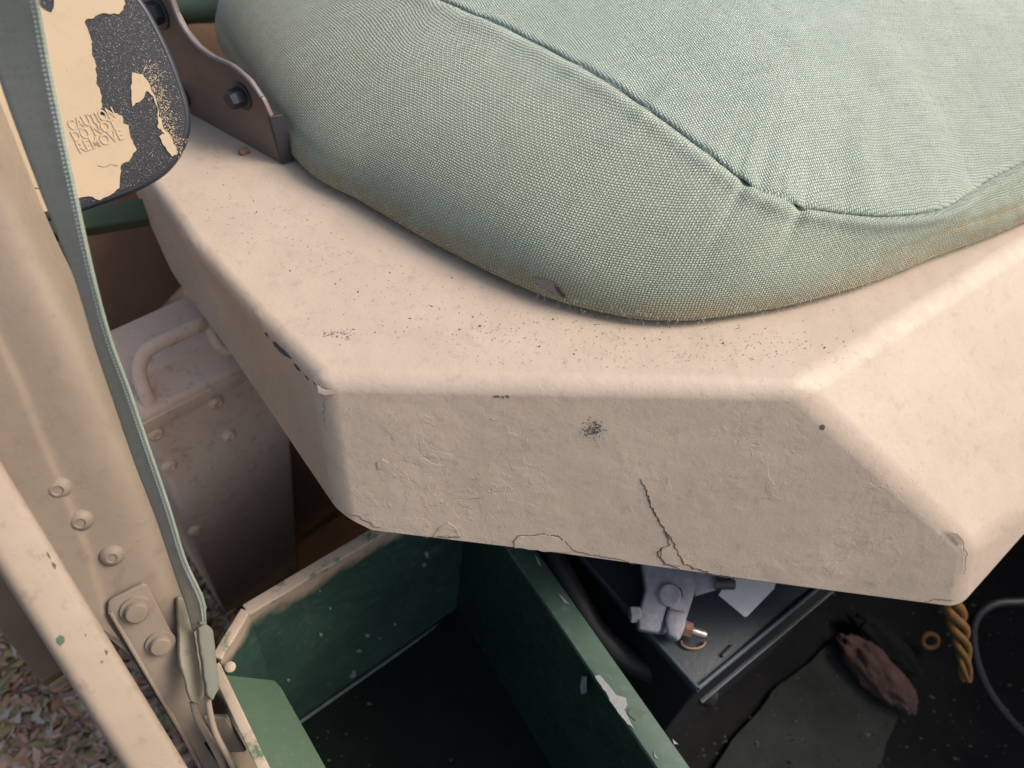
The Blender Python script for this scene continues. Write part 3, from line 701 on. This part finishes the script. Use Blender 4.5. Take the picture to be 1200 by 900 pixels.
# lower body skin outside the sill, with a brown strip
pl_ = Plane(P(0, 700, -.5), (0, 0, 1))
o = obj('outer_strip', boxbar(P(-45, 640, -.55), P(70, 790, -.55), sw*.022, np.array([0, 0, .01]), .004), paint('brown_strip_paint', (.10, .065, .035), (.14, .09, .05), .6, dirt_amt=1.5), sm=40)
o['label'] = 'brown painted strip below the rail beside the fallen leaves'; o['category'] = 'strip'
o = obj('inner_sill', boxbar(s0+np.array([.05, .02, -.45]), s1+np.array([.05, .02, -.45]), sw*.004, np.array([0, 0, .25]), 0), FLOORM, kind='structure')

# ------------------------------------------------------------------ seat belt webbing
bl = thing('belt_strap', 'grey green webbing strap with a pale ribbed edge crossing the chipped cap and pillar', 'strap', PD(235, 720, .70))
Rg = catmull([(28, -60), (42, 0), (58, 85), (84, 210), (108, 320), (128, 395), (150, 455), (172, 520), (196, 590), (216, 655), (236, 700), (240, 730)], 120)
Lf = catmull([(-30, -60), (-20, 0), (-2, 85), (45, 215), (88, 325), (112, 405), (134, 470), (158, 540), (183, 605), (204, 668), (219, 712), (226, 740)], 120)
dR = np.interp(np.linspace(0, 1, 120), [0, .3, .7, 1], [.47, .55, .665, .765]); dL = dR+np.interp(np.linspace(0, 1, 120), [0, .3, .7, 1], [.022, .020, .018, .008])
NX = 9; V = []; uvs = []; acc = 0
for i in range(120):
    a, b = PD(*Lf[i], dL[i]), PD(*Rg[i], dR[i])
    if i: acc += np.linalg.norm(b-prev)
    prev = b
    for j in range(NX):
        t = j/(NX-1); V.append(a+(b-a)*t); uvs.append((t*.045, acc))
Fc = [(i*NX+j, i*NX+j+1, (i+1)*NX+j+1, (i+1)*NX+j) for i in range(119) for j in range(NX-1)]
me = bpy.data.meshes.new('webbing'); me.from_pydata([tuple(v_) for v_ in V], [], Fc)
uvl = me.uv_layers.new(name='UVMap')
for l_ in me.loops: uvl.data[l_.index].uv = uvs[l_.vertex_index]
at = me.attributes.new('dust', 'FLOAT', 'POINT'); at.data.foreach_set('value', [min(1, max(.15, (i//NX-70)/50)) for i in range(len(V))])
wb = obj('webbing', me, STRAP, bl); 
for p in me.polygons: p.use_smooth = True
sf = wb.modifiers.new('s', 'SOLIDIFY'); sf.thickness = .0022; sf.offset = 0
# ribbed selvedge: little stitches wrapped round the edge
ep = np.array([PD(*Rg[i], dR[i]) for i in range(120)]); seg = np.linalg.norm(np.diff(ep, axis=0), axis=1); cum = np.concatenate([[0], np.cumsum(seg)])
ms = []; pos = 0
while pos < cum[-1]:
    p = np.array([np.interp(pos, cum, ep[:, k_]) for k_ in range(3)]); q = np.array([np.interp(min(pos+.001, cum[-1]), cum, ep[:, k_]) for k_ in range(3)])
    if np.linalg.norm(q-p) < 1e-6: break
    tg = nrm(q-p); i = int(np.searchsorted(cum, pos)); i = min(i, 119); acr = nrm(PD(*Rg[i], dR[i])-PD(*Lf[i], dL[i])); nn = nrm(np.cross(tg, acr))
    wth = .0022
    V8 = [p+tg*sx2*.00085+acr*(sy2*wth-.0008)+nn*sz*.0024 for sx2, sy2, sz in ((-1, -1, -1), (1, -1, -1), (1, 1, -.5), (-1, 1, -.5), (-1, -1, 1), (1, -1, 1), (1, 1, .5), (-1, 1, .5))]
    ms.append(mesh(V8, [(0, 1, 2, 3), (4, 5, 6, 7), (0, 1, 5, 4), (1, 2, 6, 5), (2, 3, 7, 6), (3, 0, 4, 7)])); pos += .0031
obj('selvedge', merge(ms), SELV, bl, kind='stuff')
obj('edge_core', tube(ep, .0018, 8), plain('selvedge_core', (.20, .235, .19), .9), bl, sm=60)
# folded painted end of the belt
def flap(px_, d, th, name, mat, bev=.003):
    pl2 = Plane(PD(px_[0][0], px_[0][1], d), nrm(CP-PD(px_[0][0], px_[0][1], d)+np.array([.25, 0, -.1])))
    return obj(name, plate(px_, pl2, th, bev), mat, bl, sm=40)
ENDM = paint('paint_soaked_webbing', (.24, .21, .15), (.32, .28, .21), .85, dirt=(.10, .14, .12), dirt_amt=2, lumps=1.5)
GRYW = paint('grey_webbing_fold', (.12, .125, .10), (.18, .18, .145), .85, dirt=(.05, .06, .05), dirt_amt=2, lumps=1.5)
flap(jag([(208, 700), (222, 700), (232, 760), (240, 815), (232, 826), (224, 822), (212, 780)], .6, 6), .775, .010, 'belt_fold', ENDM)
flap(jag([(232, 735), (240, 730), (250, 738), (257, 790), (258, 806), (250, 822), (243, 815)], .6, 6), .762, .010, 'belt_fold', GRYW)
flap(jag([(228, 690), (238, 694), (243, 712), (241, 732), (234, 732)], .5, 5), .757, .006, 'belt_fold', GRYW, .001)
# wire anchor
wr = thing('anchor_wire', 'bent steel wire loop holding the lower end of the strap', 'wire', PD(260, 890, .78))
obj('wire_leg', tube(catmull([PD(243, 812, .768), PD(245, 830, .77), PD(252, 858, .775), PD(266, 885, .78), PD(290, 930, .79)], 30), .0033, 10), TAN2, wr, sm=60)
obj('wire_leg', tube(catmull([PD(226, 822, .78), PD(232, 842, .782), PD(245, 865, .785), PD(258, 890, .79), PD(280, 935, .80)], 30), .0036, 10), TAN2, wr, sm=60)
obj('clip', boxbar(PD(252, 838, .80), PD(276, 880, .81), nrm(RT)*.012, nrm(FW)*.004, .002), TAN2, wr, sm=40)

# ------------------------------------------------------------------ green bin
zg = -.345
g0, g1, g2 = P(254, 772, zg), P(288, 716, zg), P(432, 630, zg); gdir = nrm(g2-g1); g3 = g2+gdir*.22
deep = np.array([0, 0, -.40])
bn = thing('battery_tray', 'open green metal tray with tan overspray on its rim below the seat base', 'tray', (g1+g3)/2+deep)
def wall(a, b, d, th, mat, name, par=bn, sm=None):
    n_ = nrm(np.cross(b-a, (0, 0, 1)));
    return obj(name, prism([a, b, b+d, a+d], n_, th, .001), mat, par)
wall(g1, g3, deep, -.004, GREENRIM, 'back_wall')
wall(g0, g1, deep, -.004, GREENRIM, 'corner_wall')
gR = P(770, 900, zg)+nrm(P(790, 920, zg)-P(600, 645, zg))*.2
# rim flanges
def greenwear(k, col):
    f = k.noise(30, 6, .65); return k.mix(k.ramp(f, .52, .62), col, (.06, .11, .065))
RIMM = paint('worn_rim_paint', (.34, .27, .20), (.42, .34, .27), .6, dirt=(.12, .13, .09), dirt_amt=1.6, dust=greenwear)
def rimbar(a, b, mat, wid=.006, hh=.0035, name='rim'): 
    s_ = nrm(np.cross(b-a, (0, 0, 1))); return obj(name, boxbar(a, b, s_*wid, np.array([0, 0, hh]), .0015), mat, bn, sm=40)
rimbar(g1, g3, RIMM, .008); rimbar(g0, g1, RIMM, .006)
obj('floor_bead', tube([p_+deep*.985+nrm(np.cross(gdir, (0, 0, 1)))*(1 if (CP-g1)@np.cross(gdir, (0, 0, 1)) > 0 else -1)*.009 for p_ in (g1, (g1+g3)/2, g3)], .003, 8), plain('worn_bead', (.10, .13, .13), .6, 0, .9, 60), bn, sm=60)
# near left flap
nf0, nf1 = P(256, 792, zg-.01), P(330, 950, zg-.01)
fl = [P(256, 790, zg-.012), P(322, 797, zg-.05), P(332, 808, zg-.055), P(400, 925, zg-.055), P(318, 960, zg-.012)]
nfl = nrm(np.cross(fl[1]-fl[0], fl[3]-fl[0])); nfl = nfl if nfl[2] > 0 else -nfl
pf = Plane(fl[0], nfl); 
obj('side_flange', plate([(258, 790), (322, 797), (330, 806), (388, 910), (405, 960), (330, 960)], pf, .004, .001), LTGREEN, bn, sm=40)
rimbar(P(252, 780, zg+.004), P(330, 945, zg+.004), RIMM, .0055, name='side_rim')
obj('rim_bolt', lathe([(.006, 0), (.006, .003), (.003, .005)], P(270, 782, zg-.012), (0.2, -.2, 1), 12), RIMM, bn, sm=40)
# bin floor and divider
fzb = zg-.40
d0_, d1_ = P(595, 622, zg+.01), P(805, 925, zg+.01); ddv_ = nrm(d1_-d0_)
bf = [g0+deep, g1+deep, g2+gdir*.05+deep, d0_-ddv_*.1+deep, d1_+ddv_*.1+deep, P(330, 980, fzb)]
obj('tray_floor', prism([np.array(p) for p in bf], (0, 0, 1), .004, 0), plain('tray_floor_shade', (.004, .009, .007), .8, 0, .6, 26, spec=.2), bn)  # near-black colour has the shade inside the tray painted in
d0, d1 = P(595, 622, zg+.01), P(805, 925, zg+.01); ddv = nrm(d1-d0); dsd = nrm(np.cross(ddv, (0, 0, 1)))
obj('divider_rim', boxbar(d0-ddv*.1, d1+ddv*.1, dsd*.0155, np.array([0, 0, .004]), .0015), DIVM, bn, sm=40)
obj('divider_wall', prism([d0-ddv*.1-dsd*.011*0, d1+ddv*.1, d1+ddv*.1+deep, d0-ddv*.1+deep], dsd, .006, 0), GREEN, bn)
DIVP = Plane(P(700, 800, zg+.0145), (0, 0, 1))
CHIPG = plain('bare_grey_metal', (.20, .205, .20), .5)
obj('rim_chip', plate(jag([(697, 792), (703, 791), (716, 806), (722, 814), (734, 818), (735, 826), (732, 832), (737, 842), (744, 855), (735, 848), (720, 828)], .5, 4), DIVP, .0006, 0, .0008), CHIPG, bn)
obj('rim_chip', plate(blob(745, 836, 9, .7, 14), DIVP, .0006, 0, .0006), plain('dull_green_spot', (.05, .085, .06), .7), bn)
for c_ in ([(627, 650), (632, 655), (634, 664), (630, 660)], [(654, 695), (662, 702), (668, 709), (661, 706)], [(788, 866), (795, 872), (790, 872)], [(766, 880), (771, 890), (767, 887)]):
    obj('rim_chip', plate(c_, DIVP, .0005, 0, .0006), CHIPG, bn)
# pale paint drips on the green walls
BW = Plane(g1, nrm(np.cross(gdir, (0, 0, 1))))
if (CP-g1)@BW.n < 0: BW.n = -BW.n
for cx, cy, r_, sq in ((414, 791, 3.5, 1.2), (421, 763, 2.5, .9), (430, 745, 2.4, .9), (376, 744, 2, .9), (387, 713, 1.6, .8), (338, 797, 2, .8), (441, 795, 2, .9), (422, 838, 3, .9), (463, 732, 1.5, .9), (500, 650, 2, 2.2), (497, 662, 2, 1.5), (445, 748, 1.5, 1), (375, 693, 1.2, .8), (508, 754, 1.6, .9)):
    obj('paint_drip', plate(blob(cx, cy, r_, sq, 9), BW, .0006, 0, .0062), plain('pale_drip', (.16, .24, .21), .6), bn)
DWP = Plane(d0, dsd if (CP-d0)@dsd > 0 else -dsd)
obj('paint_drip', plate(blob(684, 802, 4, 2.6, 9), DWP, .0006, 0, .009), plain('pale_smear', (.16, .20, .20), .6), bn)

# ------------------------------------------------------------------ battery
zt = -.40
b0 = P(818, 806, zt); b1 = P(960, 688, zt); b2 = P(640, 662, zt)
e1_ = nrm(b1-b0); e2_ = nrm(b2-b0); e2_ = nrm(e2_-e1_*(e2_@e1_)*.9); Lb, Wb = .34, .30
bt = thing('vehicle_battery', 'black vehicle battery with a white label and corroded terminal below the seat base', 'battery', b0+np.array([0, 0, -.22]))
def quad(o_, sa_, sb_, z0): return [o_+np.array([0, 0, z0]), o_+e1_*sa_+np.array([0, 0, z0]), o_+e1_*sa_+e2_*sb_+np.array([0, 0, z0]), o_+e2_*sb_+np.array([0, 0, z0])]
obj('case', prism(quad(b0, Lb, Wb, -.014), (0, 0, 1), .34, .004), BATTSIDE, bt, sm=40)
obj('lid', prism(quad(b0-e1_*.003-e2_*.003, Lb+.006, Wb+.006, -.004), (0, 0, 1), .010, .003), BATT, bt, sm=40)
for (a, b) in ((b0, b0+e1_*Lb), (b0+e2_*Wb, b0)):
    obj('lid_edge', tube([a+np.array([0, 0, -.001]), (a+b)/2+np.array([0, 0, -.001]), b+np.array([0, 0, -.001])], .0032, 8), plain('lid_edge_plastic', (.045, .06, .075), .6), bt, sm=60)
obj('case_ledge', boxbar(b0-e2_*.012+np.array([0, 0, -.022]), b0+e1_*Lb-e2_*.012+np.array([0, 0, -.022]), e2_*.003, np.array([0, 0, .003]), .001), BATT, bt, sm=40)
TOPB = Plane(P(870, 700, zt-.004), (0, 0, 1))
obj('label', plate([(842, 697), (873, 723), (876, 722), (907, 690), (912, 675), (870, 655)], TOPB, .0006, 0, .0012), WHITE, bt)
obj('moulded_bar', plate([(845, 767), (858, 754), (861, 757), (848, 770)], TOPB, .003, .0008, .004), BATT, bt)
# dust on the lid is in its material; terminal
tz = zt+.02
tcl = thing('terminal_clamp', 'grey corroded lead terminal clamp with copper nut standing on the battery', 'clamp', P(785, 735, zt))
TC = Plane(P(785, 700, zt+.042), nrm(np.array([-.1, -.35, 1.])))
obj('clamp_body', plate([(752, 655), (812, 660), (816, 690), (806, 722), (800, 738), (786, 742), (770, 742), (748, 738), (747, 722), (757, 690)], TC, .022, .004), LEAD, tcl, sm=50)
obj('clamp_post', lathe([(.016, -.03), (.015, .002), (.012, .004), (.004, .003)], TC.on(785, 697, .002), TC.n, 22), LEAD, tcl, sm=40)
obj('clamp_ring', tube([TC.on(785+13*math.cos(t_), 697+11*math.sin(t_), .002) for t_ in np.linspace(-2.6, .9, 20)], .0026, 8), plain('dark_gap', (.03, .03, .04), .8), tcl, sm=60)
obj('clamp_slot', plate([(782, 708), (786, 710), (778, 742), (773, 742)], TC, .004, 0, .0006), plain('slot_shade', (.02, .02, .025), .9), tcl)  # dark plate painting the shade inside the slot
obj('clamp_jaw', plate([(783, 712), (806, 716), (804, 735), (796, 752), (782, 744), (779, 726)], TC, .026, .005, .004), LEAD, tcl, sm=50)
obj('bolt_head', lathe([(.010, 0), (.011, .002), (.011, .012), (.008, .014)], TC.on(750, 720, -.008), -RT, 6), LEAD, tcl)
obj('nut', lathe([(.0095, 0), (.0105, .001), (.0105, .010), (.0095, .011)], TC.on(800, 735, -.012), RT*.9-UP*.3, 6), COPPER, tcl)
obj('bolt_end', lathe([(.006, 0), (.006, .020), (.005, .022)], TC.on(808, 738, -.012), RT*.9-UP*.3, 14), STEEL, tcl, sm=40)
obj('lug', plate([(808, 664), (842, 670), (842, 690), (815, 698)], TC, .012, .002, -.006), LEAD, tcl, sm=40)
pr_ = []
for i in range(16): pr_ += [(.0078, i*.0016), (.0066, i*.0016+.0008)]
obj('threaded_stud', lathe(pr_, TC.on(838, 684, -.002), RT, 18), STEEL, tcl)
obj('seal_ring', tube([TOPB.on(812+14*math.cos(t_), 752+8*math.sin(t_), .004) for t_ in np.linspace(0, 3.3, 18)], .002, 8), COPPER, tcl, sm=60)
# black cables
def cable(px_, d, r_, label, name='battery_cable', cat='cable', mat=RUBBER):
    o = obj(name, tube(catmull([PD(x, y, q) for (x, y), q in zip(px_, d)], 60), r_, 12), mat, sm=60); o['label'] = label; o['category'] = cat; return o
cable([(640, 640), (668, 690), (695, 735), (730, 770), (775, 790), (830, 815)], [1.02, 1.0, .99, 1.0, 1.03, 1.1], .017, 'thick black cable curving between the green divider and the battery')
cable([(1260, 690), (1205, 704), (1165, 708), (1143, 726), (1141, 760), (1156, 805), (1190, 850), (1240, 890)], [1.2]*8, .007, 'thin black hose looping at the right edge beside the orange twine', 'rubber_hose', 'hose')

# ------------------------------------------------------------------ things on the floor
def P_(x, y, dz=0): return P(x, y, fz+dz)
o = obj('floor_mat', prism([P_(x, y, .012) for x, y in jag([(985, 742), (1010, 765), (1040, 800), (1052, 840), (1030, 900), (1010, 990), (780, 990), (850, 880), (905, 810)], 1.5, 14)], (0, 0, 1), .010, .002), MATM, sm=40)
o['label'] = 'dusty grey green rubber mat on the floor right of the battery'; o['category'] = 'mat'
def lump(name, a, b, r_, mat, label, cat, seed=0, sc=9):
    bm = bmesh.new(); bmesh.ops.create_icosphere(bm, subdivisions=5, radius=1); a, b = np.array(a), np.array(b); c = (a+b)/2; d = (b-a)/2; L_ = np.linalg.norm(d)
    e = d/L_; f_ = nrm(np.cross(e, (0, 0, 1))); from mathutils import noise as nz
    for v_ in bm.verts:
        q = v_.co.copy(); n_ = nz.fractal(q*2.2+Vector((seed, 0, 0)), 1.0, 2.0, 5)*.22
        k_ = 1+n_; v_.co = Vector(c+e*q.x*L_*k_+f_*q.y*r_*k_+np.array([0, 0, 1])*(q.z*r_*.7*k_))
    o = obj(name, bm, mat, sm=50); o['label'] = label; o['category'] = cat; return o
lump('rust_clump', P_(985, 745, .03), P_(1070, 830, .03), .036, RUST, 'reddish brown lumpy rusted piece lying on the edge of the floor mat', 'debris', 3)
lump('debris_lump', P_(1000, 722, .03), P_(1075, 790, .02), .03, FLOORM, 'blackish lump behind the rusted piece on the floor', 'debris', 8)
th_ = thing('orange_ring', 'small orange twine ring on the dark floor left of the orange twine', 'ring', P_(1090, 751, .03))
obj('ring_loop', tube([P_(1090, 751, .035)+RT*.0145*math.cos(t_)+UP*.013*math.sin(t_) for t_ in np.linspace(0, 6.283, 28, endpoint=False)], .0042, 10, closed=True), ORANGE, th_, sm=60)
tw = thing('orange_twine', 'frayed orange brown twine hanging below the seat base corner', 'twine', PD(1130, 790, 1.18))
for j in range(5):
    pts = []
    for t in np.linspace(0, 1, 40):
        cx = 1112+23*t+3*math.sin(t*4); cy = 700+98*t; ww = .011*(1-t*.6)*(1+.3*math.sin(j*2+t*11))
        ph = t*4.5+j*1.257+.5*math.sin(t*9+j); pts.append(PD(cx+2.5*math.sin(t*13+j*3), cy, 1.17)+RT*ww*math.cos(ph)+FW*ww*math.sin(ph))
    obj('strand', tube(pts, [.0085*(1-.62*t) for t in np.linspace(0, 1, 40)], 8), ORANGE, tw, sm=60)


# crumbs, grit and leaf scraps on the floor, the mat and in the tray
V = []; Fc = []; mi = []; me_ = [MATM, RUST, plain('leaf_crumb', (.07, .045, .025), .9), plain('grey_grit', (.09, .09, .085), .9)]
for i in range(520):
    if i < 380: x, y, zz = RNG.uniform(780, 1260), RNG.uniform(690, 960), fz+.013
    else: x, y, zz = RNG.uniform(330, 720), RNG.uniform(760, 960), fzb+.005
    c = P(x, y, zz); L = RNG.uniform(.001, .0038)*(2 if RNG.random() < .08 else 1); n_ = len(V)
    for q in range(4):
        a = q*1.571+RNG.uniform(-.5, .5); V.append(c+np.array([math.cos(a)*L, math.sin(a)*L*.6, 0]))
    V.append(c+np.array([0, 0, L*.6])); Fc += [(n_+q, n_+(q+1) % 4, n_+4) for q in range(4)]; mi += [int(RNG.integers(0, 4))]*4
me = mesh(V, Fc); fo = obj('floor_crumbs', me, None, kind='stuff')
for m_ in me_: me.materials.append(m_)
me.polygons.foreach_set('material_index', mi[:len(me.polygons)])
fo['label'] = 'scattered crumbs and grit on the dark floor and in the green tray'; fo['category'] = 'debris'
